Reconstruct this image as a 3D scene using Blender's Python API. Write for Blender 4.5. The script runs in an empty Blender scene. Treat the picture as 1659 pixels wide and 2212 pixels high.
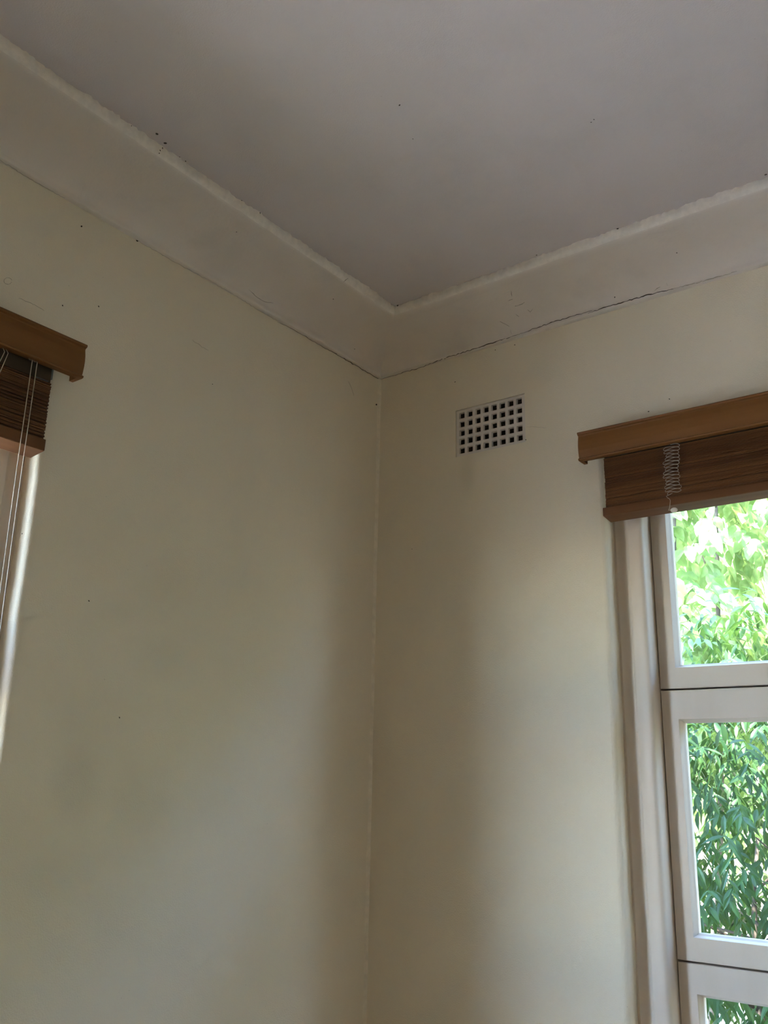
import bpy, bmesh, math, random
import numpy as np
from mathutils import Vector, Matrix
from mathutils.bvhtree import BVHTree

random.seed(7)
rng = np.random.default_rng(7)
S = bpy.context.scene
COL = S.collection

# ------------------------------------------------------------------ camera
# fitted from the vanishing points of cornices, pelmets, vent and window rails
YAW, PITCH, ROLL, FPX = 0.649315, 0.283262, -0.021196, 1992.2
CAM = Vector((1.656, -2.146, 1.411))
IMG_W, IMG_H = 1659.0, 2212.0


def cam_axes():
    f = Vector((-math.sin(YAW) * math.cos(PITCH), math.cos(YAW) * math.cos(PITCH), math.sin(PITCH)))
    r = Vector((math.cos(YAW), math.sin(YAW), 0))
    d = f.cross(r)
    c, s = math.cos(ROLL), math.sin(ROLL)
    return c * r + s * d, -s * r + c * d, f


AX_R, AX_D, AX_F = cam_axes()
cam_data = bpy.data.cameras.new('camera')
cam_data.sensor_fit = 'VERTICAL'
cam_data.sensor_height = 24.0
cam_data.lens = FPX / IMG_H * 24.0
cam_data.clip_start = 0.02
cam = bpy.data.objects.new('camera', cam_data)
COL.objects.link(cam)
m = Matrix((AX_R, -AX_D, -AX_F)).transposed().to_4x4()
m.translation = CAM
cam.matrix_world = m
S.camera = cam


def ray(u, v):
    return (AX_R * ((u - IMG_W / 2) / FPX) + AX_D * ((v - IMG_H / 2) / FPX) + AX_F).normalized()


def px_plane(u, v, axis, val):
    d = ray(u, v)
    return CAM + d * ((val - CAM[axis]) / d[axis])


# ------------------------------------------------------------------ sky, sun, exposure
SKY_STRENGTH = 6.6
SUN_STRENGTH = 60.0
SUN_ELEV, SUN_AZ = math.radians(65), math.radians(-86)   # sun behind the house: +x, -y
world = bpy.data.worlds.new('sky')
S.world = world
world.use_nodes = True
wn = world.node_tree
bg = wn.nodes['Background']
sky = wn.nodes.new('ShaderNodeTexSky')
sky.sky_type = 'NISHITA'
sky.sun_disc = False
sky.sun_elevation = SUN_ELEV
sky.sun_rotation = math.radians(90) - SUN_AZ
sky.altitude = 50
sky.air_density = 1.0
sky.dust_density = 0.2
sky.ozone_density = 2.5
wn.links.new(sky.outputs[0], bg.inputs[0])
bg.inputs[1].default_value = SKY_STRENGTH

sun_data = bpy.data.lights.new('sun_offscreen', 'SUN')
sun_data.energy = SUN_STRENGTH
sun_data.angle = math.radians(0.53)
sun_data.color = (1.0, 0.95, 0.86)
sun = bpy.data.objects.new('sun_offscreen', sun_data)
COL.objects.link(sun)
sdir = Vector((math.cos(SUN_ELEV) * math.cos(SUN_AZ), math.cos(SUN_ELEV) * math.sin(SUN_AZ), math.sin(SUN_ELEV)))
sun.rotation_euler = sdir.to_track_quat('Z', 'Y').to_euler()
sun.location = (3, -6, 8)

S.view_settings.view_transform = 'Standard'
S.view_settings.look = 'None'
S.view_settings.gamma = 1.0
S.view_settings.use_curve_mapping = False
S.view_settings.exposure = 0.2
S.cycles.use_denoising = True
S.cycles.max_bounces = 14
S.cycles.diffuse_bounces = 8
S.cycles.transparent_max_bounces = 16
S.cycles.caustics_reflective = False
S.cycles.caustics_refractive = False


# ------------------------------------------------------------------ materials
class NT:
    def __init__(self, name):
        self.mat = bpy.data.materials.new(name)
        self.mat.use_nodes = True
        self.t = self.mat.node_tree
        self.bsdf = self.t.nodes['Principled BSDF']
        self.out = self.t.nodes['Material Output']

    def n(self, typ, **kw):
        nd = self.t.nodes.new(typ)
        for k, v in kw.items():
            setattr(nd, k, v)
        return nd

    def set(self, sock, val):
        if isinstance(val, bpy.types.NodeSocket):
            self.t.links.new(val, sock)
        elif isinstance(val, (tuple, list)) and len(val) == 3 and sock.type == 'RGBA':
            sock.default_value = (*val, 1)
        else:
            sock.default_value = val

    def pos(self):
        return self.n('ShaderNodeNewGeometry').outputs['Position']

    def objco(self, scale=(1, 1, 1)):
        tc = self.n('ShaderNodeTexCoord')
        mp = self.n('ShaderNodeMapping')
        self.set(mp.inputs['Vector'], tc.outputs['Object'])
        mp.inputs['Scale'].default_value = scale
        return mp.outputs[0]

    def scaled(self, vec, scale):
        mp = self.n('ShaderNodeMapping')
        self.set(mp.inputs['Vector'], vec)
        mp.inputs['Scale'].default_value = scale
        return mp.outputs[0]

    def noise(self, vec, scale, detail=4, rough=0.55, lo=0.3, hi=0.7):
        nz = self.n('ShaderNodeTexNoise')
        nz.inputs['Scale'].default_value = scale
        nz.inputs['Detail'].default_value = detail
        nz.inputs['Roughness'].default_value = rough
        self.set(nz.inputs['Vector'], vec)
        return self.ramp(nz.outputs[0], lo, hi)

    def ramp(self, val, lo, hi):
        mr = self.n('ShaderNodeMapRange')
        mr.interpolation_type = 'SMOOTHSTEP'
        self.set(mr.inputs[0], val)
        mr.inputs[1].default_value = lo
        mr.inputs[2].default_value = hi
        return mr.outputs[0]

    def math(self, op, a, b=0.0):
        nd = self.n('ShaderNodeMath', operation=op)
        self.set(nd.inputs[0], a)
        self.set(nd.inputs[1], b)
        return nd.outputs[0]

    def mix(self, fac, a, b, mode='MIX'):
        nd = self.n('ShaderNodeMix', data_type='RGBA', blend_type=mode)
        self.set(nd.inputs[0], fac)
        self.set(nd.inputs[6], a)
        self.set(nd.inputs[7], b)
        return nd.outputs[2]

    def spot(self, center, radius, soft=0.6, wobble=None):
        """smooth blotch of dirt round a point of the surface: 1 at its middle, 0 outside"""
        p = self.pos()
        if wobble is not None:
            ad = self.n('ShaderNodeVectorMath', operation='ADD')
            self.set(ad.inputs[0], p)
            self.set(ad.inputs[1], wobble)
            p = ad.outputs[0]
        d = self.n('ShaderNodeVectorMath', operation='SUBTRACT')
        self.set(d.inputs[0], p)
        d.inputs[1].default_value = center
        sc = self.n('ShaderNodeVectorMath', operation='DIVIDE')
        self.set(sc.inputs[0], d.outputs[0])
        sc.inputs[1].default_value = radius
        ln = self.n('ShaderNodeVectorMath', operation='LENGTH')
        self.set(ln.inputs[0], sc.outputs[0])
        return self.math('SUBTRACT', 1.0, self.ramp(ln.outputs['Value'], 1.0 - soft, 1.0))

    def bump(self, height, strength, dist=0.002):
        b = self.n('ShaderNodeBump')
        b.inputs['Strength'].default_value = strength
        b.inputs['Distance'].default_value = dist
        self.set(b.inputs['Height'], height)
        self.set(self.bsdf.inputs['Normal'], b.outputs[0])

    def done(self, color=None, rough=None, spec=None):
        if color is not None:
            self.set(self.bsdf.inputs['Base Color'], color)
        if rough is not None:
            self.set(self.bsdf.inputs['Roughness'], rough)
        if spec is not None:
            self.bsdf.inputs['Specular IOR Level'].default_value = spec
        return self.mat


def plaster(name, base, dirt, blotches=(), dirt_amount=0.5, spec=0.25, rough=0.6, bump=0.35):
    """old painted plaster: roller stipple, soft grime clouds, a few stains with a shape of their own"""
    k = NT(name)
    p = k.pos()
    c = k.mix(k.noise(p, 1.6, 3, 0.5, 0.35, 0.75), base, tuple(b * s for b, s in zip(base, (0.95, 0.955, 0.95))))
    g = k.math('MULTIPLY', k.noise(p, 3.1, 5, 0.6, 0.48, 0.85), dirt_amount)
    c = k.mix(g, c, dirt)
    for cen, rad, amt, col, soft in blotches:
        f = k.math('MULTIPLY', k.spot(cen, rad, soft), amt)
        c = k.mix(f, c, col)
    speck = k.noise(p, 160, 2, 0.5, 0.74, 0.79)
    c = k.mix(k.math('MULTIPLY', speck, 0.35), c, (0.25, 0.22, 0.17))
    h = k.math('ADD', k.noise(p, 320, 3, 0.6, 0.2, 0.8), k.math('MULTIPLY', k.noise(p, 22, 3, 0.5, 0.2, 0.8), 1.5))
    k.bump(h, bump, 0.0012)
    return k.done(c, rough, spec)


def on_left(u, v):
    return tuple(px_plane(u, v, 0, 0.0))


def on_right(u, v):
    return tuple(px_plane(u, v, 1, 0.0))


GREY = (0.46, 0.45, 0.39)
M_wall_left = plaster('cream_wall_paint', (0.75, 0.675, 0.535), (0.61, 0.555, 0.45), [
    (on_left(165, 1690), (0.3, 0.085, 0.11), 0.26, GREY, 0.85),
    (on_left(345, 1420), (0.3, 0.12, 0.07), 0.15, GREY, 0.9),
    (on_left(260, 1320), (0.3, 0.08, 0.05), 0.12, GREY, 0.9),
    (on_left(130, 1890), (0.3, 0.14, 0.07), 0.12, GREY, 0.9)], 0.35)
M_wall_right = plaster('cream_wall_paint_vent_side', (0.75, 0.675, 0.535), (0.61, 0.555, 0.45), [
    (on_right(1010, 1020), (0.04, 0.3, 0.09), 0.28, (0.46, 0.43, 0.31), 0.9)], 0.35)
M_wall_plain = plaster('cream_wall_paint_plain', (0.75, 0.675, 0.535), (0.61, 0.555, 0.45), [], 0.3)
M_ceiling = plaster('dull_white_ceiling_paint', (0.585, 0.53, 0.51), (0.43, 0.40, 0.38), [], 0.45, 0.2, 0.7, 0.25)



def cornice_material():
    k = NT('dirty_cornice_paint')
    p = k.pos()
    base, dirt = (0.70, 0.635, 0.57), (0.46, 0.42, 0.37)
    # patchy grime, the same all over the moulding
    c = k.mix(k.math('MULTIPLY', k.noise(p, 2.4, 4, 0.6, 0.40, 0.75), 0.22), base, dirt)
    c = k.mix(k.math('MULTIPLY', k.noise(p, 7, 5, 0.65, 0.5, 0.8), 0.25), c, dirt)
    k.bump(k.noise(p, 60, 4, 0.6, 0.2, 0.8), 0.25, 0.0015)
    return k.done(c, 0.65, 0.2)


M_cornice = cornice_material()


def trim_paint():
    k = NT('aged_cream_gloss_paint')
    p = k.pos()
    c = k.mix(k.noise(k.scaled(p, (3, 3, 0.7)), 3, 4, 0.55, 0.35, 0.8), (0.65, 0.57, 0.485), (0.59, 0.51, 0.415))
    c = k.mix(k.math('MULTIPLY', k.noise(p, 9, 4, 0.6, 0.58, 0.85), 0.22), c, (0.45, 0.39, 0.29))
    c = k.mix(k.noise(p, 130, 2, 0.5, 0.77, 0.80), c, (0.20, 0.15, 0.10))
    k.bump(k.noise(p, 70, 3, 0.6, 0.2, 0.8), 0.05, 0.0008)
    return k.done(c, 0.42, 0.35)


M_trim = trim_paint()


def wood(name, base, dark, spec=0.2, rough=0.5, axis=0):
    k = NT(name)
    p = k.pos()
    sc = [60, 60, 60]
    sc[axis] = 0.8
    g = k.noise(k.scaled(p, tuple(sc)), 1.0, 3, 0.5, 0.3, 0.75)
    oi = k.n('ShaderNodeObjectInfo')
    c = k.mix(g, base, dark)
    c = k.mix(k.math('MULTIPLY', oi.outputs['Random'], 0.7), c, dark)
    k.bump(g, 0.08, 0.0006)
    return k.done(c, rough, spec)


M_pelmet_r = wood('varnished_honey_timber_right', (0.20, 0.088, 0.026), (0.165, 0.07, 0.02), axis=0)
M_slat_r = wood('stained_slat_timber_right', (0.16, 0.070, 0.026), (0.075, 0.031, 0.011), axis=0)
M_rail_r = wood('stained_rail_timber_right', (0.14, 0.062, 0.024), (0.11, 0.047, 0.018), axis=0)
M_pelmet_l = wood('varnished_honey_timber_left', (0.20, 0.088, 0.026), (0.165, 0.07, 0.02), axis=1)
M_slat_l = wood('stained_slat_timber_left', (0.16, 0.070, 0.026), (0.075, 0.031, 0.011), axis=1)
M_rail_l = wood('stained_rail_timber_left', (0.14, 0.062, 0.024), (0.11, 0.047, 0.018), axis=1)


def simple(name, col, rough=0.6, spec=0.3, vary=0.15, scale=40):
    k = NT(name)
    p = k.pos()
    c = k.mix(k.noise(p, scale, 4, 0.6, 0.3, 0.7), col, tuple(x * (1 - vary) for x in col))
    return k.done(c, rough, spec)


M_cord = simple('off_white_cotton_cord', (0.52, 0.45, 0.36), 0.8, 0.1)
M_cord_dim = simple('pale_grey_cord', (0.42, 0.37, 0.31), 0.8, 0.1)
M_button = simple('ivory_plastic_button', (0.70, 0.65, 0.56), 0.4, 0.4, 0.05)
M_metal = simple('dull_zinc_bracket', (0.16, 0.165, 0.165), 0.5, 0.5)
M_headrail = simple('dark_brown_headrail', (0.05, 0.035, 0.022), 0.7, 0.15)
M_vent = simple('white_plaster_vent', (0.68, 0.625, 0.565), 0.7, 0.2, 0.08, 25)
M_rubble = simple('dusty_brown_cavity_rubble', (0.11, 0.08, 0.05), 0.95, 0.05, 0.85, 130)
M_dark = simple('dark_joint', (0.03, 0.025, 0.02), 0.9, 0.05)
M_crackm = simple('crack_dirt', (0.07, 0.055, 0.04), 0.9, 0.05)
M_crack_soft = simple('hairline_crack_dirt', (0.40, 0.36, 0.285), 0.9, 0.05)
M_flake = simple('lifted_paint_flake', (0.74, 0.71, 0.66), 0.7, 0.2)
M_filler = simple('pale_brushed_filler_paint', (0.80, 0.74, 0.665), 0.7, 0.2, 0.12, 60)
M_fillet = simple('cream_filler_paint', (0.80, 0.725, 0.585), 0.6, 0.2, 0.12, 40)
M_brick = simple('rendered_outer_brick', (0.55, 0.50, 0.44), 0.9, 0.1)
M_floor = wood('polished_floor_timber', (0.42, 0.25, 0.12), (0.30, 0.17, 0.08), 0.4, 0.35, 1)
M_roof = simple('terracotta_roof_tile', (0.40, 0.19, 0.12), 0.85, 0.15)
M_render = simple('cream_render', (0.74, 0.67, 0.58), 0.9, 0.1, 0.08, 4)
M_darkglass = simple('dark_window_glass', (0.05, 0.06, 0.07), 0.05, 0.6, 0.1, 3)
M_trunk = simple('grey_brown_bark', (0.12, 0.10, 0.08), 0.9, 0.1, 0.5, 25)


def glass_material():
    k = NT('window_glass')
    k.t.nodes.remove(k.bsdf)
    tr = k.n('ShaderNodeBsdfTransparent')
    tr.inputs[0].default_value = (0.97, 0.97, 0.968, 1)
    gl = k.n('ShaderNodeBsdfGlossy')
    gl.inputs['Roughness'].default_value = 0.02
    df = k.n('ShaderNodeBsdfDiffuse')
    df.inputs[0].default_value = (0.8, 0.82, 0.8, 1)
    lw = k.n('ShaderNodeLayerWeight')                     # Schlick reflectance of one glass face
    lw.inputs[0].default_value = 0.5
    sch = k.math('ADD', 0.035, k.math('MULTIPLY', k.math('POWER', lw.outputs['Facing'], 5.0), 0.90))
    m1 = k.n('ShaderNodeMixShader')
    k.set(m1.inputs[0], sch)
    k.set(m1.inputs[1], tr.outputs[0])
    k.set(m1.inputs[2], gl.outputs[0])
    m2 = k.n('ShaderNodeMixShader')
    streak = k.noise(k.scaled(k.pos(), (9, 9, 2)), 2.2, 5, 0.65, 0.42, 0.85)
    k.set(m2.inputs[0], k.math('ADD', 0.006, k.math('MULTIPLY', streak, 0.03)))
    k.set(m2.inputs[1], m1.outputs[0])
    k.set(m2.inputs[2], df.outputs[0])
    k.set(k.out.inputs[0], m2.outputs[0])
    return k.mat


M_glass = glass_material()


def leaf_material(name, a, b, trans, mixf=0.4):
    k = NT(name)
    p = k.pos()
    c = k.mix(k.noise(p, 11, 3, 0.6, 0.38, 0.78), a, b)
    k.done(c, 0.42, 0.16)
    tl = k.n('ShaderNodeBsdfTranslucent')
    tl.inputs[0].default_value = (*trans, 1)
    mx = k.n('ShaderNodeMixShader')
    mx.inputs[0].default_value = mixf
    k.set(mx.inputs[1], k.bsdf.outputs[0])
    k.set(mx.inputs[2], tl.outputs[0])
    k.set(k.out.inputs[0], mx.outputs[0])
    return k.mat


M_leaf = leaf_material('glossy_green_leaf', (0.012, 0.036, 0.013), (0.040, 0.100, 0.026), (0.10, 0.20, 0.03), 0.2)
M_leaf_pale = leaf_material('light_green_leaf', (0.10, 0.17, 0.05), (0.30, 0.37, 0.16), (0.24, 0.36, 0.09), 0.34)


def ground_material():
    k = NT('dry_garden_ground')
    p = k.pos()
    c = k.mix(k.noise(p, 1.3, 6, 0.65, 0.35, 0.7), (0.46, 0.41, 0.34), (0.30, 0.28, 0.18))
    k.bump(k.noise(p, 30, 4, 0.6, 0.2, 0.8), 0.5, 0.02)
    return k.done(c, 0.95, 0.1)


M_ground = ground_material()
M_concrete = simple('pale_bounce_concrete', (0.60, 0.58, 0.56), 0.9, 0.1, 0.12, 3)


# ------------------------------------------------------------------ helpers
def link(name, mesh, mat=None, parent=None):
    o = bpy.data.objects.new(name, mesh)
    COL.objects.link(o)
    if mat is not None and len(mesh.materials) == 0:
        mesh.materials.append(mat)
    if parent is not None:
        o.parent = parent
    return o


def from_bm(name, bm, mat, parent=None, smooth=False, normals=True):
    if normals:
        bmesh.ops.recalc_face_normals(bm, faces=bm.faces[:])
    me = bpy.data.meshes.new(name)
    bm.to_mesh(me)
    bm.free()
    if smooth:
        for pl in me.polygons:
            pl.use_smooth = True
    return link(name, me, mat, parent)


def empty(name, loc):
    o = bpy.data.objects.new(name, None)
    o.empty_display_size = 0.05
    o.location = loc
    COL.objects.link(o)
    return o


def adopt(root):
    """parts are modelled in room coordinates; keep them there under an empty at the base of the thing"""
    for ch in root.children:
        ch.matrix_parent_inverse = Matrix.Translation(root.location).inverted()


def tag(o, label, category=None, group=None, kind=None):
    o['label'] = label
    if category:
        o['category'] = category
    if group:
        o['group'] = group
    if kind:
        o['kind'] = kind
    return o


def box_bm(bm, P, a0, a1, z0, z1, d0, d1):
    vs = [bm.verts.new(P(a, z, d)) for d in (d0, d1) for z in (z0, z1) for a in (a0, a1)]
    for f in ((0, 1, 3, 2), (4, 6, 7, 5), (0, 4, 5, 1), (2, 3, 7, 6), (0, 2, 6, 4), (1, 5, 7, 3)):
        bm.faces.new([vs[i] for i in f])
    return vs


def tube(bm, pts, r, sides=6, caps=True):
    pts = [Vector(p) for p in pts]
    rings = []
    ref = Vector((0.31, 0.57, 0.76))
    rad = r if isinstance(r, (list, tuple)) else [r] * len(pts)
    for i, p in enumerate(pts):
        t = (pts[min(i + 1, len(pts) - 1)] - pts[max(i - 1, 0)]).normalized()
        n1 = ref - t * ref.dot(t)
        if n1.length < 1e-4:
            n1 = Vector((1, 0, 0)) - t * t.x
        n1.normalize()
        ref = n1
        n2 = t.cross(n1)
        rings.append([bm.verts.new(p + (n1 * math.cos(a) + n2 * math.sin(a)) * rad[i])
                      for a in [2 * math.pi * k / sides for k in range(sides)]])
    for a, b in zip(rings, rings[1:]):
        for k in range(sides):
            bm.faces.new((a[k], a[(k + 1) % sides], b[(k + 1) % sides], b[k]))
    if caps:
        bm.faces.new(rings[0][::-1])
        bm.faces.new(rings[-1])


def ring_members(rings, P, names, mat, parent, smooth=False):
    """four mitred members of a rectangular frame. rings: (a0, a1, z0, z1, depth) rectangles that
    follow the section of the member all the way round"""
    n = len(rings)
    objs = []
    corner = lambda r, k: ((r[0], r[2]), (r[1], r[2]), (r[1], r[3]), (r[0], r[3]))[k % 4]
    for k in range(4):
        if names[k] is None:
            continue
        bm = bmesh.new()
        A = [bm.verts.new(P(*corner(r, k), r[4])) for r in rings]
        B = [bm.verts.new(P(*corner(r, k + 1), r[4])) for r in rings]
        for i in range(n):
            j = (i + 1) % n
            bm.faces.new((A[i], A[j], B[j], B[i]))
        bm.faces.new(A[::-1])
        bm.faces.new(B)
        objs.append(from_bm(names[k], bm, mat, parent, smooth))
    return objs


def smooth_noise(n, amp, step):
    k = max(2, n // step + 3)
    v = rng.normal(0, 1, k)
    x = np.linspace(0, k - 1.001, n)
    i = x.astype(int)
    f = x - i
    f = f * f * (3 - 2 * f)
    return amp * (v[i] * (1 - f) + v[np.minimum(i + 1, k - 1)] * f)


# ------------------------------------------------------------------ room shell
RX, RY = 3.5, -3.9            # far corners of the room
Z_CORN, Z_CEIL = 2.640, 2.738
Z_TOP = 2.90
T = 0.27                       # wall thickness
WIN_W = 1.10
WIN_W_L = 0.97
WIN_Z0, WIN_Z1 = 0.40, 2.265
WL, WR = -1.146, 0.737         # window edges nearest the corner
VENT = (0.285, 0.515, 2.3205, 2.4665)

P_left = lambda a, z, d: Vector((-d, a, z))          # depth grows outward
P_right = lambda a, z, d: Vector((a, d, z))
P_backx = lambda a, z, d: Vector((RX + d, a, z))
P_backy = lambda a, z, d: Vector((a, RY - d, z))


def wall(name, P, a_lo, a_hi, openings, mat):
    """plastered wall with openings whose arrises are rounded and slightly uneven by hand.
    opening = (a0, a1, z0, z1, radius, depth)"""
    bm = bmesh.new()
    ex = [(o[0] - o[4], o[1] + o[4], o[2] - o[4], o[3] + o[4]) for o in openings]

    def sheet(d, rects):
        A = sorted({a_lo, a_hi, *[r[0] for r in rects], *[r[1] for r in rects]})
        Zs = sorted({0.0, Z_TOP, *[r[2] for r in rects], *[r[3] for r in rects]})
        for i in range(len(A) - 1):
            for j in range(len(Zs) - 1):
                ca, cz = (A[i] + A[i + 1]) / 2, (Zs[j] + Zs[j + 1]) / 2
                if any(r[0] < ca < r[1] and r[2] < cz < r[3] for r in rects):
                    continue
                bm.faces.new([bm.verts.new(P(a, z, d)) for a, z in
                              ((A[i], Zs[j]), (A[i + 1], Zs[j]), (A[i + 1], Zs[j + 1]), (A[i], Zs[j + 1]))])
    sheet(0.0, ex)
    sheet(T, [o[:4] for o in openings])
    for a in (a_lo, a_hi):
        bm.faces.new([bm.verts.new(P(a, z, d)) for z, d in ((0, 0), (0, T), (Z_TOP, T), (Z_TOP, 0))])
    for z in (0, Z_TOP):
        bm.faces.new([bm.verts.new(P(a, z, d)) for a, d in ((a_lo, 0), (a_lo, T), (a_hi, T), (a_hi, 0))])
    for (a0, a1, z0, z1, r, dep) in openings:
        na, nz = (60, 130) if r > 0.003 else (1, 1)
        per = [(0, -1, i / na, 0) for i in range(na)] + [(1, 0, i / nz, 1) for i in range(nz)] + \
              [(0, 1, 1 - i / na, 2) for i in range(na)] + [(-1, 0, 1 - i / nz, 3) for i in range(nz)]
        jit = smooth_noise(len(per), 0.0011 if r > 0.003 else 0, 6)
        steps = [(r * (1 - math.sin(t)), r * (1 - math.cos(t))) for t in np.linspace(0, math.pi / 2, 6)] \
            if r > 0 else [(0, 0)]
        steps += [(0, dep)]
        rings = []
        for q, (e, d) in enumerate(steps):
            ring = []
            for (sx, sz, t, side), jj in zip(per, jit):
                A0, A1, Z0, Z1 = a0 - e, a1 + e, z0 - e, z1 + e
                if side in (0, 2):
                    a, z = A0 + (A1 - A0) * t, (Z0 if side == 0 else Z1)
                else:
                    a, z = (A1 if side == 1 else A0), Z0 + (Z1 - Z0) * t
                w = min(1, q / 2)
                ring.append(bm.verts.new(P(a + sx * jj * w, z + sz * jj * w, d)))
            rings.append(ring)
        n = len(per)
        for ra, rb in zip(rings, rings[1:]):
            for i in range(n):
                f = bm.faces.new((ra[i], ra[(i + 1) % n], rb[(i + 1) % n], rb[i]))
                f.smooth = r > 0.003
    bmesh.ops.remove_doubles(bm, verts=bm.verts[:], dist=1e-6)
    o = from_bm(name, bm, mat)
    o['kind'] = 'structure'
    return o


wall_left = wall('wall_left', P_left, RY - T, T, [(WL - WIN_W_L, WL, WIN_Z0, WIN_Z1, 0.012, T)], M_wall_left)
wall_right = wall('wall_right', P_right, 0.0, RX + T,
                  [(WR, WR + WIN_W, WIN_Z0, WIN_Z1, 0.012, T), (*VENT, 0.0, T)], M_wall_right)
wall_near = wall('wall_near', P_backy, 0.0, RX + T, [], M_wall_plain)
wall_side = wall('wall_side', P_backx, RY, 0.0, [], M_wall_plain)
tag(wall_left, 'cream plaster wall with smudges beside the cord-hung blind')
tag(wall_right, 'cream plaster wall holding the square-holed vent')
tag(wall_near, 'plain cream plaster wall behind the viewer')
tag(wall_side, 'plain cream plaster wall facing the first window')

bm = bmesh.new()
box_bm(bm, P_right, 0, RX, Z_CEIL, Z_CEIL + 0.02, RY, 0)
ceiling = from_bm('ceiling', bm, M_ceiling)
tag(ceiling, 'dull white plasterboard ceiling', kind='structure')

floor = empty('floor', (0, 0, 0))
tag(floor, 'varnished timber board floor', kind='structure')
bm = bmesh.new()
box_bm(bm, P_right, -T, RX + T, -0.12, -0.021, RY - T, T)
from_bm('floor_base', bm, M_dark, floor)
bw = 0.10
bm = bmesh.new()
box_bm(bm, P_right, 0.001, bw - 0.001, -0.02, 0.0, RY, 0)
bmesh.ops.recalc_face_normals(bm, faces=bm.faces[:])
me = bpy.data.meshes.new('floor_board')
bm.to_mesh(me)
bm.free()
me.materials.append(M_floor)
for i in range(int(RX / bw)):
    o = link('floor_board', me, None, floor)
    o.location.x = i * bw

# roof over the house: its eaves throw the shade over the lower half of the hedge
roof = empty('roof', (0, 0, 2.9))
tag(roof, 'tiled hip roof with overhanging eaves', kind='structure')
bm = bmesh.new()
EV = 0.50
x0, x1, y0, y1 = -T - 0.25, RX + T + EV, RY - 6.0, T + EV
lo = [bm.verts.new(v) for v in ((x0, y0, 2.86), (x1, y0, 2.86), (x1, y1, 2.86), (x0, y1, 2.86))]
mid = [bm.verts.new(v) for v in ((x0, y0, 2.98), (x1, y0, 2.98), (x1, y1, 2.98), (x0, y1, 2.98))]
bm.faces.new(lo)
for k in range(4):
    bm.faces.new((lo[k], lo[(k + 1) % 4], mid[(k + 1) % 4], mid[k]))
rh = 1.6
r0 = bm.verts.new(((x0 + x1) / 2, y0 + 3.6, 2.98 + rh))
r1 = bm.verts.new(((x0 + x1) / 2, y1 - 3.6, 2.98 + rh))
bm.faces.new((mid[0], mid[1], r0))
bm.faces.new((mid[1], mid[2], r1, r0))
bm.faces.new((mid[2], mid[3], r1))
bm.faces.new((mid[3], mid[0], r0, r1))
o = from_bm('roof_shell', bm, M_roof, roof)
adopt(roof)

# ------------------------------------------------------------------ cornices (cove moulding, mitred at the corners)
PROFILE = [(0.0, Z_CORN), (0.0115, Z_CORN + 0.0005), (0.0140, Z_CORN + 0.004)]
for t in np.linspace(0.0, math.pi / 2, 15):
    PROFILE.append((0.014 + 0.186 * (1 - math.cos(t)), Z_CORN + 0.011 + 0.060 * math.sin(t)))
PROFILE += [(0.206, Z_CORN + 0.0735), (0.211, Z_CORN + 0.079), (0.213, Z_CORN + 0.088), (0.213, Z_CEIL + 0.001)]


def cornice(name, A, B, inward, mat, n):
    """A->B along the wall line, inward: unit vector into the room. Ends are mitred at 45 degrees."""
    A, B, inward = Vector(A), Vector(B), Vector(inward)
    t = (B - A).normalized()
    L = (B - A).length
    bm = bmesh.new()
    rows = []
    jl, jt = smooth_noise(n + 1, 0.0006, 6), smooth_noise(n + 1, 0.0020, 2) + smooth_noise(n + 1, 0.0018, 9)
    jb = smooth_noise(n + 1, 0.0012, 4)
    for i in range(n + 1):
        row = []
        for q, (d, z) in enumerate(PROFILE):
            # samples run from mitre to mitre at this inset
            s = d + (L - 2 * d) * i / n
            dd, zz = d, z
            if 0 < i < n:
                if q >= len(PROFILE) - 4:
                    dd += (jl[i] if q < len(PROFILE) - 1 else jt[i])
                if q in (1, 2):
                    zz += jb[i] * 0.8
                    dd += abs(jb[i]) * 0.8
            row.append(bm.verts.new(A + t * s + inward * dd + Vector((0, 0, zz))))
        rows.append(row)
    for a, b in zip(rows, rows[1:]):
        for q in range(len(PROFILE) - 1):
            f = bm.faces.new((a[q], a[q + 1], b[q + 1], b[q]))
            f.smooth = True
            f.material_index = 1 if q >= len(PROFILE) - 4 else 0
    o = from_bm(name, bm, mat)
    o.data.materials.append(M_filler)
    # normals must face the room (downwards / inwards)
    if sum(p.normal.z for p in o.data.polygons) > 0:
        o.data.flip_normals()
    o['kind'] = 'structure'
    return o


trim_1 = cornice('trim_1', (0, 0, 0), (0, RY, 0), (1, 0, 0), M_cornice, 900)
trim_2 = cornice('trim_2', (0, 0, 0), (RX, 0, 0), (0, -1, 0), M_cornice, 800)
trim_3 = cornice('trim_3', (0, RY, 0), (RX, RY, 0), (0, 1, 0), M_cornice, 60)
trim_4 = cornice('trim_4', (RX, 0, 0), (RX, RY, 0), (-1, 0, 0), M_cornice, 60)
tag(trim_1, 'grimy cove cornice above the smudged wall')
tag(trim_2, 'cracked cove cornice above the vent')
tag(trim_3, 'cove cornice behind the viewer')
tag(trim_4, 'cove cornice on the side wall')

# plaster fillet running down the corner between the two walls
bm = bmesh.new()
n = 160
j1, j2 = smooth_noise(n + 1, 0.0012, 4), smooth_noise(n + 1, 0.0012, 4)
rows = []
for i in range(n + 1):
    z = Z_CORN + 0.004 - i * (Z_CORN / n)
    e1, e2 = 0.011 + j1[i], 0.005 + 0.5 * j2[i]
    rows.append([bm.verts.new(v) for v in ((0.0, -e1, z), (0.0012, -e1 * 0.55, z), (0.0028, -0.0034, z), (e2, 0.0, z))])
for a, b in zip(rows, rows[1:]):
    for q in range(3):
        f = bm.faces.new((a[q], a[q + 1], b[q + 1], b[q]))
        f.smooth = True
o = from_bm('corner_fillet', bm, M_fillet, wall_left)


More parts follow.
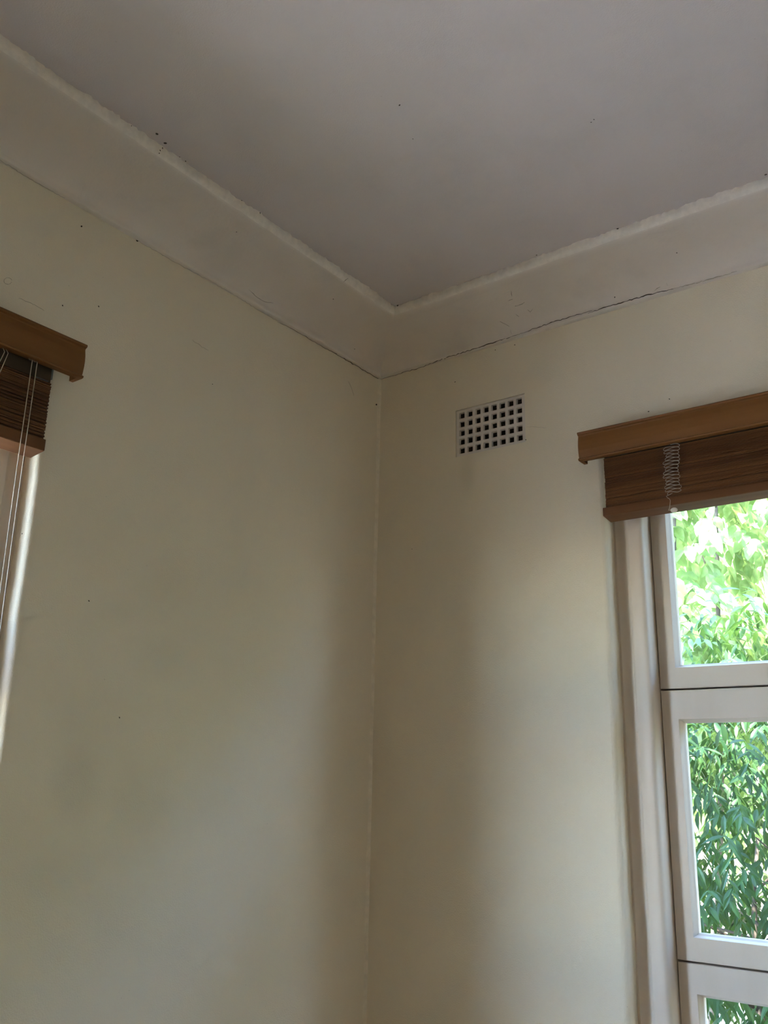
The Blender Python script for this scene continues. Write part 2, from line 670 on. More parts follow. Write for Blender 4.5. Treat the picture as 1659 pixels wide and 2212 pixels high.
# ------------------------------------------------------------------ windows
def build_window(name, P, label, WIN_W=WIN_W, WIN_Z0=WIN_Z0, WIN_Z1=WIN_Z1):
    """P(s, z, d): s runs from the plaster edge nearest the room corner, d outward"""
    root = empty(name, P(WIN_W / 2, WIN_Z0, 0.08))
    tag(root, label, kind='structure')
    W, z0, z1 = WIN_W, WIN_Z0, WIN_Z1
    D = 0.046
    prof = [(-0.004, D + 0.002), (0.006, D + 0.001), (0.010, D + 0.006), (0.017, D + 0.0105), (0.026, D + 0.012),
            (0.032, D + 0.010), (0.036, D + 0.004), (0.040, D + 0.002), (0.066, D + 0.001), (0.072, D + 0.003),
            (0.0755, D + 0.008), (0.077, D + 0.014), (0.077, 0.150), (0.092, 0.150), (0.092, 0.180), (-0.004, 0.180)]
    rings = [(s, W - s, z0 + s, z1 - s, d) for s, d in prof]
    for o in ring_members(rings, P, ('sill', 'jamb', 'head', 'jamb'), M_trim, root, False):
        for pl in o.data.polygons:
            pl.use_smooth = len(pl.vertices) == 4
        o.data.set_sharp_from_angle(angle=math.radians(38))
    # outer sill
    bm = bmesh.new()
    box_bm(bm, P, 0.0, W, z0 - 0.004, z0 + 0.03, 0.18, 0.345)
    from_bm('outer_sill', bm, M_trim, root)
    g = 0.0022
    inner0, inner1 = 0.077 + g, W - 0.077 - g
    ztop, zbot = z1 - 0.077 - g, z0 + 0.077 + g
    F = 0.100                                              # depth of the sash face
    splits = [(1.6405, ztop, 0.050, 0.055), (1.0335, 1.6365, 0.050, 0.069), (zbot, 1.0295, 0.060, 0.062)]
    if zbot > 0.9:
        splits = [(1.6405, ztop, 0.050, 0.055), (zbot, 1.6365, 0.060, 0.069)]
    for k, (b, t, rb, rt) in enumerate(splits):
        sash = empty('sash', P(W / 2, b, F))
        sash.parent = root
        st = 0.0405
        def R(is_, ib, it, d):
            return (inner0 + is_, inner1 - is_, b + ib, t - it, d)
        c1, c2 = 0.0035, 0.009
        rings = [R(0.0015, 0.0015, 0.0015, F), R(st, rb, rt, F), R(st + 0.0015, rb + 0.0015, rt + 0.0015, F + 0.003),
                 R(st + 0.0045, rb + 0.004, rt + 0.004, F + 0.012), R(st + 0.0075, rb + 0.008, rt + 0.008, F + 0.018),
                 R(st + 0.0075, rb + 0.008, rt + 0.008, F + 0.034),
                 R(st, rb, rt, F + 0.040), R(0, 0, 0, F + 0.040), R(0, 0, 0, F + 0.0015)]
        ring_members(rings, P, ('rail', 'stile', 'rail', 'stile'), M_trim, sash)
        bm = bmesh.new()
        box_bm(bm, P, inner0 + st + 0.004, inner1 - st - 0.004, b + rb + 0.004, t - rt - 0.004, F + 0.022, F + 0.025)
        from_bm('glass_pane', bm, M_glass, sash)
        sash.location = sash.location - root.location
        for ch in sash.children:
            ch.matrix_parent_inverse = Matrix.Translation(root.location + sash.location).inverted()
    for zz in ((1.6385, 1.0315) if zbot < 0.9 else (1.6385,)):
        bm = bmesh.new()
        box_bm(bm, P, 0.080, W - 0.080, zz - 0.010, zz + 0.010, F + 0.0405, F + 0.048)
        from_bm('gap_blocker', bm, M_dark, root)  # dark strip added behind the sash gap to block daylight
    for ch in root.children:
        if ch.type == 'MESH':
            ch.matrix_parent_inverse = Matrix.Translation(root.location).inverted()
    return root


PW_left = lambda s, z, d: Vector((-d, WL - s, z))
PW_right = lambda s, z, d: Vector((WR + s, d, z))
window_1 = build_window('window_1', PW_left, 'painted timber window lit by open sky, behind the long-cord blind', WIN_W_L)
window_2 = build_window('window_2', PW_right, 'cream timber window of stacked sashes looking onto green hedge')

# ------------------------------------------------------------------ air vent
vent = empty('air_vent', ((VENT[0] + VENT[1]) / 2, 0, VENT[2]))
tag(vent, 'white plaster wall vent with rows of square holes, set under the cornice', 'vent')
bm = bmesh.new()
vx0, vx1, vz0, vz1 = VENT
fd = 0.0035                                     # plate sits a touch behind the wall face
nx, nz = 8, 5
mx, mz = 0.0065, 0.0045
px, pz = (vx1 - vx0 - 2 * mx) / nx, (vz1 - vz0 - 2 * mz) / nz
hw, hh = px * 0.335, pz * 0.335
xs, zs = [vx0 + 0.001], [vz0 + 0.001]
for i in range(nx):
    c = vx0 + mx + px * (i + 0.5)
    xs += [c - hw, c + hw]
xs.append(vx1 - 0.001)
for i in range(nz):
    c = vz0 + mz + pz * (i + 0.5)
    zs += [c - hh, c + hh]
zs.append(vz1 - 0.001)
vcache = {}


def V(a, z, d):
    key = (round(a, 6), round(z, 6), round(d, 6))
    if key not in vcache:
        vcache[key] = bm.verts.new((a, d, z))
    return vcache[key]


th = 0.008
for i in range(len(xs) - 1):
    for j in range(len(zs) - 1):
        if i % 2 == 1 and j % 2 == 1:
            a0, a1, b0, b1 = xs[i], xs[i + 1], zs[j], zs[j + 1]
            e = 0.0008
            fr = [(a0, b0), (a1, b0), (a1, b1), (a0, b1)]
            ib = [(a0 + e, b0 + e), (a1 - e, b0 + e), (a1 - e, b1 - e), (a0 + e, b1 - e)]
            jx = rng.normal(0, 0.0004, (4, 2))
            ib = [(p[0] + q[0], p[1] + q[1]) for p, q in zip(ib, jx)]
            for k in range(4):
                l = (k + 1) % 4
                bm.faces.new((V(*fr[k], fd), V(*fr[l], fd), V(*ib[l], fd + th), V(*ib[k], fd + th)))
        else:
            bm.faces.new((V(xs[i], zs[j], fd), V(xs[i + 1], zs[j], fd), V(xs[i + 1], zs[j + 1], fd), V(xs[i], zs[j + 1], fd)))
grille = from_bm('grille', bm, M_vent, vent)
# rough broken mortar and dust behind the holes
bm = bmesh.new()
gx, gz = 64, 40
g = [[bm.verts.new((vx0 + (vx1 - vx0) * i / gx, fd + th + 0.010 + abs(rng.normal(0, 0.006)) - (0.012 if rng.random() < 0.16 else 0),
                    vz0 + (vz1 - vz0) * j / gz)) for i in range(gx + 1)] for j in range(gz + 1)]
for j in range(gz):
    for i in range(gx):
        bm.faces.new((g[j][i], g[j][i + 1], g[j + 1][i + 1], g[j + 1][i]))
from_bm('cavity_rubble', bm, M_rubble, vent)
adopt(vent)


# ------------------------------------------------------------------ blinds
def build_blind(P, label, mats, s0, rail_s0, z_stack, z_rail, slats, gap_var, WIN_W=WIN_W):
    """raised timber venetian blind: P(s, z, d) with d < 0 into the room"""
    M_pel, M_sl, M_ra = mats
    root = empty('venetian_blind', P(WIN_W / 2, z_rail[0], -0.03))
    tag(root, label, 'blind')
    e = -0.034
    # valance board with lips and bulged face, plus end returns
    zb, zt = 2.207, 2.284
    face = [(-0.0685, zb + 0.0), (-0.0725, zb + 0.0012), (-0.0735, zb + 0.004), (-0.0715, zb + 0.0062), (-0.0672, zb + 0.0075),
            (-0.0690, zb + 0.016), (-0.0710, zb + 0.028), (-0.0716, zb + 0.040), (-0.0706, zb + 0.052), (-0.0680, zb + 0.0655),
            (-0.0690, zb + 0.0685), (-0.0735, zb + 0.0705), (-0.0750, zb + 0.0735), (-0.0735, zb + 0.0765), (-0.0685, zb + 0.077),
            (-0.0580, zb + 0.077), (-0.0580, zb)]
    bm = bmesh.new()
    A = [bm.verts.new(P(e, z, d)) for d, z in face]
    B = [bm.verts.new(P(WIN_W - e, z, d)) for d, z in face]
    for i in range(len(face)):
        j = (i + 1) % len(face)
        bm.faces.new((A[i], A[j], B[j], B[i]))
    bm.faces.new(A)
    bm.faces.new(B[::-1])
    val = from_bm('valance', bm, M_pel, root)
    for sa, sb in ((e, e + 0.009), (WIN_W - e - 0.009, WIN_W - e)):
        bm = bmesh.new()
        box_bm(bm, P, sa, sb, zb, zt, -0.058, -0.036)
        r = from_bm('end_return', bm, M_pel, val)
        r.matrix_parent_inverse = Matrix.Translation(root.location).inverted()
    # head rail
    bm = bmesh.new()
    box_bm(bm, P, s0, WIN_W - s0, z_stack + 0.002, 2.272, -0.050, -0.003)
    from_bm('head_rail', bm, M_headrail, root)
    # the slats, pushed up on one another
    zs_, zt_ = z_rail[1] + 0.001, z_stack
    pitch = (zt_ - zs_) / slats
    base = None
    for i in range(slats):
        bm = bmesh.new()
        thk = min(0.0040, pitch * 0.9)
        L = WIN_W - 2 * s0
        if base is None or i < 4:
            vs = []
            for sx in (0, L):
                for d, z in ((-0.0545, 0.0006), (-0.0538, 0.0), (-0.005, 0.0), (-0.005, thk), (-0.0538, thk), (-0.0545, thk - 0.0006)):
                    vs.append(bm.verts.new(P(sx, z, d) - P(0, 0, 0)))
            for k in range(6):
                l = (k + 1) % 6
                bm.faces.new((vs[k], vs[l], vs[6 + l], vs[6 + k]))
            bm.faces.new(vs[:6])
            bm.faces.new(vs[6:][::-1])
            if base is None:
                o = from_bm('slat', bm, M_sl, root)
                base = o.data
            else:
                bm.free()
                o = link('slat', base, None, root)
        else:
            bm.free()
            o = link('slat', base, None, root)
        off = P(s0 + random.uniform(-0.0004, 0.0004), zs_ + pitch * i + random.uniform(-1, 1) * gap_var,
                random.choice([0, 0, 0, 0.0015, -0.0012, 0.0026])) 
        o.location = off
        o.rotation_euler.z = random.uniform(-1, 1) * 0.0009
        o.matrix_parent_inverse = Matrix.Translation(root.location).inverted()
    # bottom rail
    bm = bmesh.new()
    b0, b1 = z_rail
    sec = [(-0.0555, b1), (-0.0565, b1 - 0.0015), (-0.0565, b0 + 0.007), (-0.0550, b0 + 0.0055), (-0.010, b0), (-0.006, b0 + 0.001), (-0.005, b1)]
    A = [bm.verts.new(P(rail_s0, z, d)) for d, z in sec]
    B = [bm.verts.new(P(WIN_W - rail_s0, z, d)) for d, z in sec]
    for i in range(len(sec)):
        j = (i + 1) % len(sec)
        bm.faces.new((A[i], A[j], B[j], B[i]))
    bm.faces.new(A)
    bm.faces.new(B[::-1])
    from_bm('bottom_rail', bm, M_ra, root)
    return root


blind_l = build_blind(PW_left, 'raised brown timber venetian blind with two long cords hanging straight down',
                      (M_pelmet_l, M_slat_l, M_rail_l), 0.026, 0.023, 2.178, (2.026, 2.056), 34, 0.0006, WIN_W_L)
blind_r = build_blind(PW_right, 'raised brown timber venetian blind with its cord looped in a coil',
                      (M_pelmet_r, M_slat_r, M_rail_r), 0.027, 0.019, 2.206, (2.050, 2.0765), 40, 0.0004)


def cord(name, pts, r, mat, root, sides=6):
    bm = bmesh.new()
    tube(bm, pts, r, sides)
    o = from_bm(name, bm, mat, root, True)
    return o


# long pull cords of the left blind, hanging from under the valance
for k, (s, zl) in enumerate(((0.087, 0.95), (0.0765, 0.98))):
    pts = [PW_left(s + 0.0006 * math.sin(z * 7 + k), z, -0.0765 - 0.0006 * math.cos(z * 5)) for z in np.linspace(2.20, zl, 40)]
    pts = [PW_left(s, 2.232, -0.040), PW_left(s, 2.204, -0.056)] + pts[0:]
    pts[1] = PW_left(s, 2.2035, -0.066)
    cord('pull_cord', pts, 0.00085, M_cord, blind_l)
for k, (sa, sb) in enumerate(((0.137, 0.152), (0.144, 0.162))):
    pts = [PW_left(sa, 2.23, -0.040), PW_left(sa, 2.2035, -0.066)]
    for t in np.linspace(0.05, 1, 14):
        pts.append(PW_left(sa + (sb - sa) * 3 * t, 2.2035 - 0.19 * t, -0.0765))
    cord('pull_cord', pts, 0.00085, M_cord, blind_l)
# zinc bracket tucked under the left valance
bm = bmesh.new()
box_bm(bm, PW_left, 0.022, 0.030, 2.190, 2.215, -0.048, -0.046)
box_bm(bm, PW_left, 0.021, 0.023, 2.190, 2.26, -0.048, -0.004)
box_bm(bm, PW_left, 0.034, 0.062, 2.1785, 2.1795, -0.056, -0.030)
from_bm('bracket', bm, M_metal, blind_l)
# coiled cord of the right blind
pts = []
turns = 14
ztop_, zend = 2.204, 2.082
N = turns * 22
xc0, xc1 = 0.2035, 0.1985
pts.append(PW_right(xc0 - 0.008, 2.235, -0.060))
for i in range(N + 1):
    t = i / N
    a = t * turns * 2 * math.pi
    wob = 1 + 0.13 * math.sin(t * 23.1) + 0.07 * math.sin(t * 61)
    A = 0.0182 * wob * (1.0 if t < 0.95 else 0.8)
    c = xc0 + (xc1 - xc0) * t + 0.0016 * math.sin(t * 9)
    s = c + A * math.sin(a)
    z = ztop_ + (zend - ztop_) * t + 0.0030 * math.sin(2 * a + 0.4)
    pts.append(PW_right(s, z, -0.0600 - 0.0016 * math.cos(a)))
for s, z in ((0.183, 2.078), (0.186, 2.074), (0.1905, 2.0705), (0.1925, 2.066), (0.191, 2.057), (0.189, 2.0475), (0.1865, 2.0425),
             (0.1885, 2.0422), (0.193, 2.0432), (0.197, 2.0420)):
    pts.append(PW_right(s, z, -0.0605))
coil = cord('coiled_cord', pts, 0.00075, M_cord_dim, blind_r)
bm = bmesh.new()
bmesh.ops.create_uvsphere(bm, u_segments=20, v_segments=10, radius=1.0)
bmesh.ops.transform(bm, matrix=Matrix.Translation(PW_right(0.2005, 2.0405, -0.0625)) @ Matrix.Rotation(0.12, 4, 'Y') @
                    Matrix.Diagonal((0.0088, 0.0024, 0.0062, 1)), verts=bm.verts[:])
btn = from_bm('cord_button', bm, M_button, blind_r, True)
adopt(blind_l)
adopt(blind_r)
for b in (blind_l, blind_r):
    for ch in b.children:
        for g2 in ch.children:
            g2.matrix_parent_inverse = Matrix.Identity(4)


# ------------------------------------------------------------------ cracks, specks and paint flakes
def bvh(o):
    return BVHTree.FromPolygons([o.matrix_world @ v.co for v in o.data.vertices], [p.vertices[:] for p in o.data.polygons])


SURF = [(o, bvh(o)) for o in (wall_left, wall_right, trim_1, trim_2, ceiling)]


def hit(u, v):
    best = None
    d = ray(u, v)
    for o, b in SURF:
        h = b.ray_cast(CAM, d)
        if h[0] is not None and (best is None or h[3] < best[2]):
            n = h[1] if h[1].dot(d) < 0 else -h[1]
            best = (h[0], n, h[3], o)
    return best


def crack(pix, width, mat=None, name='crack', jag=1.2, step=5.0):
    """jagged open joint laid on whatever surface the photo shows it on"""
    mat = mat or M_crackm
    P2 = []
    for (a, b) in zip(pix, pix[1:]):
        ln = math.hypot(b[0] - a[0], b[1] - a[1])
        k = max(1, int(ln / step))
        for i in range(k):
            t = i / k
            P2.append((a[0] + (b[0] - a[0]) * t + random.uniform(-jag, jag) * 0.5, a[1] + (b[1] - a[1]) * t + random.uniform(-jag, jag)))
    P2.append(pix[-1])
    H = [hit(*p) for p in P2]
    H = [h for h in H if h]
    if len(H) < 2:
        return
    bm = bmesh.new()
    prev = None
    host = H[len(H) // 2][3]
    for i, h in enumerate(H):
        t = (H[min(i + 1, len(H) - 1)][0] - H[max(i - 1, 0)][0]).normalized()
        n = h[1]
        s = n.cross(t).normalized()
        taper = min(1.0, 0.35 + 3.0 * min(i, len(H) - 1 - i) / len(H))
        w = width * taper * random.uniform(0.55, 1.25) / 2
        row = [bm.verts.new(h[0] + s * w + n * 0.0001), bm.verts.new(h[0] + n * 0.0007), bm.verts.new(h[0] - s * w + n * 0.0001)]
        if prev:
            for q in range(2):
                bm.faces.new((prev[q], prev[q + 1], row[q + 1], row[q]))
        prev = row
    return from_bm(name, bm, mat, host, normals=False)


def speck(u, v, r_px, mat=None, name='speck', squash=0.6):
    h = hit(u, v)
    if not h:
        return
    r = r_px * h[2] / FPX
    bm = bmesh.new()
    bmesh.ops.create_icosphere(bm, subdivisions=1, radius=1.0)
    q = h[1].to_track_quat('Z', 'Y').to_matrix().to_4x4()
    rot = Matrix.Rotation(random.uniform(0, 6.28), 4, 'Z')
    bmesh.ops.transform(bm, matrix=Matrix.Translation(h[0]) @ q @ rot @ Matrix.Diagonal((r * random.uniform(0.9, 1.5), r * 0.8, r * squash, 1)),
                        verts=bm.verts[:])
    return from_bm(name, bm, mat or M_crackm, h[3])


# open joint between cornices and walls
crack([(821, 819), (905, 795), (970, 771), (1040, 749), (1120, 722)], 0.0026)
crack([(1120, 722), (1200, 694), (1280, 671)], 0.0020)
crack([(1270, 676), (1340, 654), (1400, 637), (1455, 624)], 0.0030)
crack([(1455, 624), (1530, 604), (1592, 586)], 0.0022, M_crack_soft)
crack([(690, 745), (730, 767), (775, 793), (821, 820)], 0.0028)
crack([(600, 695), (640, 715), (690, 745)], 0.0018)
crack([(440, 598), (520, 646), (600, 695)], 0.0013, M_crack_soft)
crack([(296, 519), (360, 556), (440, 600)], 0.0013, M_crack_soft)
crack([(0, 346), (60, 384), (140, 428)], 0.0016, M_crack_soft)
# cracks and lifted paint on the cove
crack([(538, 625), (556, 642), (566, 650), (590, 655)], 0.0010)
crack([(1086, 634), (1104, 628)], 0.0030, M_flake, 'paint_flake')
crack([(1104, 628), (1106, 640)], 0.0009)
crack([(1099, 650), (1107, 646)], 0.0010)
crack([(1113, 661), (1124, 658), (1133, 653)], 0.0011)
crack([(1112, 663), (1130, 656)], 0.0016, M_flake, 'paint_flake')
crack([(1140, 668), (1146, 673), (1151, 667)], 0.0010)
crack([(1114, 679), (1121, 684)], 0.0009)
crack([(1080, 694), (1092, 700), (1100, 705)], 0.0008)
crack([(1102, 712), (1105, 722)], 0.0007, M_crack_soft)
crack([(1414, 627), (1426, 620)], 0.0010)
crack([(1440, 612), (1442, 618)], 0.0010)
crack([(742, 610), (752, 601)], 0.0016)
# scratches on the walls
crack([(752, 825), (757, 832), (764, 855)], 0.0006, M_crack_soft)
crack([(40, 644), (75, 658), (95, 671)], 0.0009, M_crack_soft)
crack([(415, 735), (440, 752), (450, 757)], 0.0006, M_crack_soft)
crack([(1137, 921), (1150, 922), (1180, 924)], 0.0006, M_crack_soft)
# shallow ring of an old filled nail hole on the left wall
ringpx = [(17 + 8.5 * math.cos(a), 607 + 7 * math.sin(a)) for a in np.linspace(0.3, 6.1, 18)]
crack(ringpx, 0.0008, M_crack_soft, 'filled_hole_ring', 0.3)
# fly specks, nail heads and dust
for (u, v, r) in ((339, 289, 3.4), (357, 309, 3.0), (351, 320, 1.6), (346, 325, 1.4), (344, 331, 1.4), (401, 348, 1.6), (522, 433, 1.6),
                  (562, 460, 1.6), (388, 339, 1.2), (284, 272, 1.2), (859, 660, 2.0), (176, 489, 2.2), (296, 520, 2.6), (135, 660, 2.0),
                  (213, 662, 1.8), (863, 227, 2.0), (1283, 258, 1.5), (1277, 264, 1.2), (813, 874, 2.4), (1136, 950, 1.6), (983, 825, 1.3),
                  (1462, 546, 1.5), (1654, 377, 2.4), (1334, 494, 1.8), (1159, 551, 1.5), (1328, 642, 1.6), (1446, 862, 1.5),
                  (1401, 889, 1.6), (511, 501, 1.4), (720, 646, 1.4), (766, 754, 1.1), (258, 1550, 1.6), (192, 1298, 1.8), (892, 300, 1.2),
                  (1112, 745, 1.3), (1070, 756, 1.3), (890, 1186, 1.0), (459, 830, 1.2)):
    speck(u, v, r)
speck(48, 1153, 1.8)

# ------------------------------------------------------------------ garden
bm = bmesh.new()
gv = [bm.verts.new((x, y, -0.55)) for x, y in ((-60, -60), (60, -60), (60, 60), (-60, 60))]
bm.faces.new(gv)
ground = from_bm('ground', bm, M_ground)
if ground.data.polygons[0].normal.z < 0:
    ground.data.flip_normals()
tag(ground, 'dry patchy garden ground outside the house', kind='structure')


path = empty('bounce_path', (-2.0, -2.0, -0.55))  # invented paving, added to bounce sunlight through the left window onto the ceiling
tag(path, 'added unseen path of pale concrete slabs bouncing sunlight into the left window', kind='structure')
bm = bmesh.new()
box_bm(bm, P_right, -0.595, 0.595, -0.03, 0.03, -0.595, 0.595)
bmesh.ops.recalc_face_normals(bm, faces=bm.faces[:])
slab = bpy.data.meshes.new('bounce_slab')
bm.to_mesh(slab)
bm.free()
slab.materials.append(M_concrete)
for i in range(3):
    for j in range(9):
        o = link('bounce_slab', slab, None, path)
        o.location = (-1.0 + 2.0 - 0.15 - i * 1.2 - 0.0, 2.0 + 0.9 - j * 1.2, 0.0)
        o.location.x -= 1.0


def leaf_template(width, tip):
    """folded, drooping pointed leaf, unit length along +Y"""
    ys = [0.0, 0.18, 0.42, 0.66, 0.84, 1.0]
    ws = [0.02, 0.72, 1.0, 0.72, tip, 0.0]
    V, F = [], []
    for y, w in zip(ys, ws):
        dz = -0.22 * y * y
        hw_ = width * w / 2
        V += [(-hw_, y, dz + 0.30 * hw_), (0, y, dz), (hw_, y, dz + 0.30 * hw_)]
    for i in range(len(ys) - 1):
        a, b = i * 3, i * 3 + 3
        F += [(a, a + 1, b + 1, b), (a + 1, a + 2, b + 2, b + 1)]
    return np.array(V), F


LEAF_V, LEAF_F = leaf_template(0.25, 0.18)
ROUND_V, ROUND_F = leaf_template(0.62, 0.45)


def leaf_frames(center, radii, count, length, seed, per=9, keep=None):
    """positions and axes of leaves carried on drooping twigs through an ellipsoidal crown"""
    g = np.random.default_rng(seed)
    out = []
    tw = count // per
    u = g.normal(0, 1, (tw, 3))
    u /= np.linalg.norm(u, axis=1)[:, None]
    rad = g.uniform(0.25, 1.0, tw) ** 0.5
    base = np.array(center) + u * rad[:, None] * np.array(radii)
    for i in range(tw):
        d = u[i] * np.array([1, 1, 0.5]) + g.normal(0, 0.45, 3) + np.array([0, 0, -0.35])
        d /= np.linalg.norm(d)
        L = length * per * 0.34
        side = np.cross(d, (0, 0, 1.0))
        side /= np.linalg.norm(side) + 1e-9
        for k in range(per):
            t = k / (per - 1)
            p = base[i] + d * L * t + np.array([0, 0, -0.25 * L * t * t])
            a = (1 if k % 2 else -1) * g.uniform(0.5, 1.15)
            y = d * math.cos(a) + side * math.sin(a) + np.array([0, 0, -g.uniform(0.4, 1.3)]) + g.normal(0, 0.14, 3)
            y /= np.linalg.norm(y)
            zref = np.array([0, 0, 1.0]) + g.normal(0, 0.35, 3) + u[i] * 0.5
            x = np.cross(y, zref)
            x /= np.linalg.norm(x) + 1e-9
            z = np.cross(x, y)
            out.append((p, x, y, z, length * g.uniform(0.7, 1.25)))
    return out


def foliage_mesh(name, frames, TV, TF):
    n, k = len(frames), len(TV)
    Pm = np.array([f[0] for f in frames])
    A = np.stack([np.stack([f[1] for f in frames]), np.stack([f[2] for f in frames]), np.stack([f[3] for f in frames])], 1)
    s = np.array([f[4] for f in frames])
    verts = (np.einsum('ki,nij->nkj', TV, A) * s[:, None, None] + Pm[:, None, :]).reshape(-1, 3)
    F = np.array(TF)
    faces = (F[None] + (np.arange(n) * k)[:, None, None]).reshape(-1, 4)
    me = bpy.data.meshes.new(name)
    me.vertices.add(len(verts))
    me.vertices.foreach_set('co', verts.ravel())
    me.loops.add(faces.size)
    me.loops.foreach_set('vertex_index', faces.ravel())
    me.polygons.add(len(faces))
    me.polygons.foreach_set('loop_start', np.arange(len(faces)) * 4)
    me.polygons.foreach_set('loop_total', np.full(len(faces), 4))
    me.update(calc_edges=True)
    me.validate()
    return me


leaf_me = {}


def leaf_mesh(kind, mat):
    if kind not in leaf_me:
        TV, TF = (LEAF_V, LEAF_F) if kind == 'long' else (ROUND_V, ROUND_F)
        me = bpy.data.meshes.new('leaf')
        me.from_pydata([tuple(v) for v in TV], [], TF)
        me.materials.append(mat)
        leaf_me[kind] = me
    return leaf_me[kind]


def in_view(p):
    """does the photo look at this point through the right-hand panes?"""
    q = Vector(p) - CAM
    w = q.dot(AX_F)
    if w < 0.1:
        return False
    u, v = IMG_W / 2 + FPX * q.dot(AX_R) / w, IMG_H / 2 + FPX * q.dot(AX_D) / w
    return 1450 < u < 1675 and 1090 < v < 2225


def shrub(name, label, cat, base, crown, radii, count, length, seed, mat, kind='long', stems=3, group=None, singles=0, xlim=(-99, 99)):
    root = empty(name, base)
    tag(root, label, cat, group)
    fr = leaf_frames(crown, radii, count, length, seed)
    fr = [f for f in fr if f[0][2] > base[2] + 0.08 and xlim[0] + 0.1 < f[0][0] < xlim[1] - 0.1 and not (f[0][0] > -0.9 and f[0][1] < 0.62)]
    single, rest = [], fr
    if singles:
        order = sorted(range(len(fr)), key=lambda i: (not in_view(fr[i][0]), fr[i][0][1]))
        single = [fr[i] for i in order[:singles] if in_view(fr[i][0])]
        chosen = set(order[:len(single)])
        rest = [f for i, f in enumerate(fr) if i not in chosen]
    g = random.Random(seed)
    stem_tops = []
    for k in range(stems):
        bm = bmesh.new()
        a = 2 * math.pi * (k + g.random() * 0.5) / stems
        top = Vector(crown) + Vector((math.cos(a) * radii[0] * 0.45, math.sin(a) * radii[1] * 0.4, radii[2] * g.uniform(0.3, 0.7)))
        b = Vector(base) + Vector((math.cos(a), math.sin(a), 0)) * 0.10
        pts, rad = [], []
        for t in np.linspace(0, 1, 9):
            p = b.lerp(top, t) + Vector((math.sin(t * 5 + k) * 0.05, math.cos(t * 4 + k) * 0.04, 0))
            pts.append(p)
            rad.append(0.030 * (1 - 0.75 * t))
        tube(bm, pts, rad, 7)
        # a few side branches belong to the same stem
        for q in range(5):
            i = g.randint(3, 7)
            d = Vector((g.uniform(-1, 1), g.uniform(-1, 1), g.uniform(0.1, 0.9))).normalized()
            tube(bm, [pts[i], pts[i] + d * 0.2, pts[i] + d * 0.42 + Vector((0, 0, -0.03))], [rad[i] * 0.7, rad[i] * 0.5, rad[i] * 0.2], 5)
        from_bm('stem', bm, M_trunk, root, True)
    TV, TF = (LEAF_V, LEAF_F) if kind == 'long' else (ROUND_V, ROUND_F)
    me = foliage_mesh('foliage', rest, TV, TF)
    fo = link('foliage', me, mat, root)
    fo['kind'] = 'stuff'
    lm = leaf_mesh(kind, mat)
    for (p, x, y, z, s) in single:
        o = link('leaf', lm, None, root)
        mm = Matrix((tuple(x * s), tuple(y * s), tuple(z * s))).transposed().to_4x4()
        mm.translation = Vector(tuple(p))
        o.matrix_basis = mm
    adopt(root)
    return root


GZ = -0.55
# dark hedge plants standing close to the right-hand window
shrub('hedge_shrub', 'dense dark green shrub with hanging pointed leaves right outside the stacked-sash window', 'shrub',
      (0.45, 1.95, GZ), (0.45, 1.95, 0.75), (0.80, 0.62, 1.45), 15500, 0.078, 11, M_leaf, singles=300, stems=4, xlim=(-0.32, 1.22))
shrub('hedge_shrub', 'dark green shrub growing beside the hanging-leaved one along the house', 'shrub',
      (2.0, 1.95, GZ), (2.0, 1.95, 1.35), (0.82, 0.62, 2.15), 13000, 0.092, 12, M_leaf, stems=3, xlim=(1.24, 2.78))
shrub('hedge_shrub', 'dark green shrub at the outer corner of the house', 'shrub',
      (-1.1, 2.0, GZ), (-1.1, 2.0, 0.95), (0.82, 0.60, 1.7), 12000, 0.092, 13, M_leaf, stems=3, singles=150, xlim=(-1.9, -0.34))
shrub('hedge_shrub', 'added dark green shrub third along in the hedge row, screening the sky', 'shrub',  # unseen shrub, added to keep sky light off the left wall
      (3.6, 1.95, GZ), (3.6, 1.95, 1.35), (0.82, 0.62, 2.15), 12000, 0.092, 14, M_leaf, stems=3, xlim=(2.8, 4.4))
shrub('hedge_shrub', 'added dark green shrub at the far end of the hedge row, screening the sky', 'shrub',  # unseen shrub, lengthens the hedge to block more sky at the right window
      (5.2, 1.95, GZ), (5.2, 1.95, 1.35), (0.82, 0.62, 2.15), 9000, 0.11, 15, M_leaf, stems=3, xlim=(4.42, 6.1))
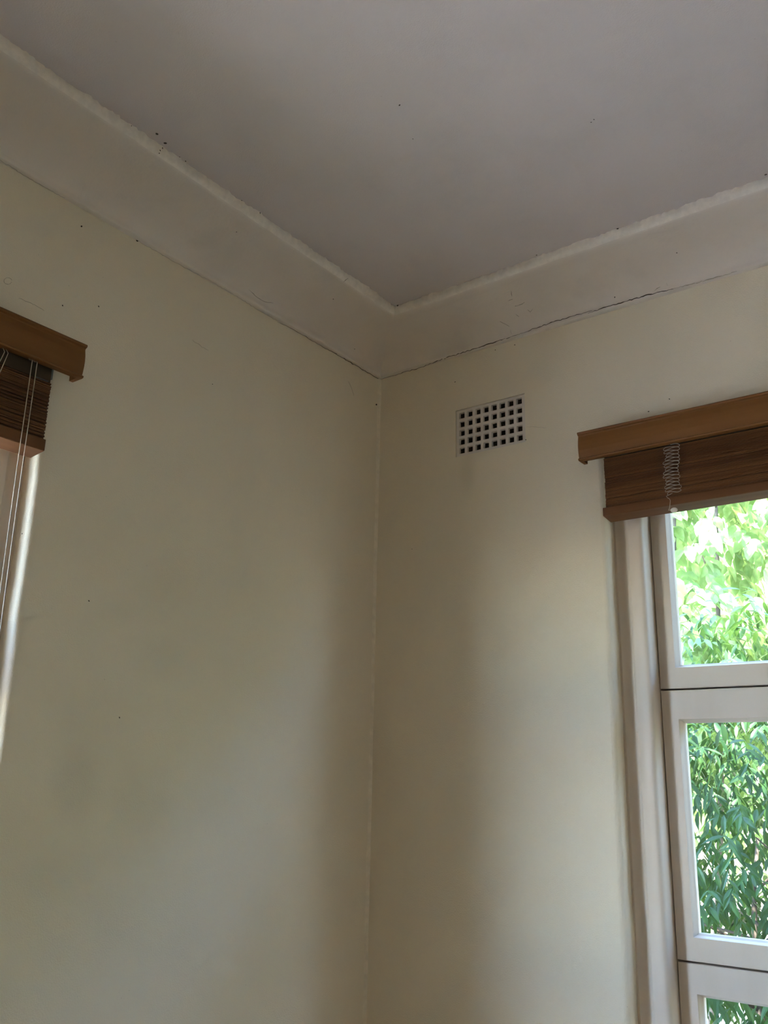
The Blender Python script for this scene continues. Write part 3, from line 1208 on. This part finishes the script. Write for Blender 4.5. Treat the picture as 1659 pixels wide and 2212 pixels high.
# sunlit plants further back
TREES = [(-0.75, 4.3, 21, 200, 'sunlit pale-leaved tree rising behind the dark hedge', (-2.1, 0.62)),
         (2.05, 4.3, 22, 0, 'sunlit pale-leaved tree further along the hedge', (0.68, 3.4)),
         (4.9, 4.3, 25, 0, 'added pale-leaved tree beyond the third hedge shrub, screening the sky', (3.45, 6.3)),  # unseen tree, added to block sky behind the hedge
         (7.8, 4.3, 26, 0, 'added pale-leaved tree beyond the end of the hedge, screening the sky', (6.35, 9.3))]  # unseen tree, added to close the sky gap past the hedge
for (tx, ty, sd, ns, lb, xl) in TREES:
    shrub('garden_tree', lb, 'tree', (tx, ty, GZ), (tx, ty, 3.3), (1.45, 1.15, 2.3), 9500, 0.115, sd, M_leaf_pale, 'round',
          stems=4, singles=ns, xlim=xl)
shrub('garden_tree', 'tall sunlit tree at the back of the garden', 'tree',
      (-2.9, 8.0, GZ), (-2.9, 8.0, 3.2), (2.0, 1.2, 3.2), 7000, 0.13, 23, M_leaf_pale, 'round', stems=4, singles=60)
shrub('garden_tree', 'lone tree standing out on the open lawn side', 'tree',
      (-9.5, -3.2, GZ), (-9.5, -3.2, 2.4), (1.5, 1.5, 1.7), 2600, 0.12, 24, M_leaf, 'round', stems=3)

# added house: its sunlit wall warms the window light and whitens leaf gaps
house = empty('added_house', (-2.0, 11.5, GZ))
tag(house, 'added cream rendered house behind the garden trees, bouncing warm sunlight', 'house')
bm = bmesh.new()
box_bm(bm, P_right, -9.0, 7.0, GZ, 3.6, 11.5, 17.5)
from_bm('wall', bm, M_render, house)
bm = bmesh.new()
hv = [bm.verts.new(v) for v in ((-9.5, 11.0, 3.5), (7.5, 11.0, 3.5), (7.5, 18.0, 3.5), (-9.5, 18.0, 3.5), (-6.0, 14.5, 5.6), (4.0, 14.5, 5.6))]
for f in ((0, 1, 5, 4), (1, 2, 5), (2, 3, 4, 5), (3, 0, 4), (3, 2, 1, 0)):
    bm.faces.new([hv[i] for i in f])
from_bm('house_roof', bm, M_roof, house)
for wx in (-6.5, -0.2, 3.6):
    bm = bmesh.new()
    box_bm(bm, P_right, wx, wx + 1.4, 0.9, 2.3, 11.44, 11.52)
    wf = from_bm('window_frame', bm, M_trim, house)
    bm = bmesh.new()
    box_bm(bm, P_right, wx + 0.08, wx + 1.32, 0.98, 2.22, 11.425, 11.445)
    pn = from_bm('window_pane', bm, M_darkglass, wf)
adopt(house)
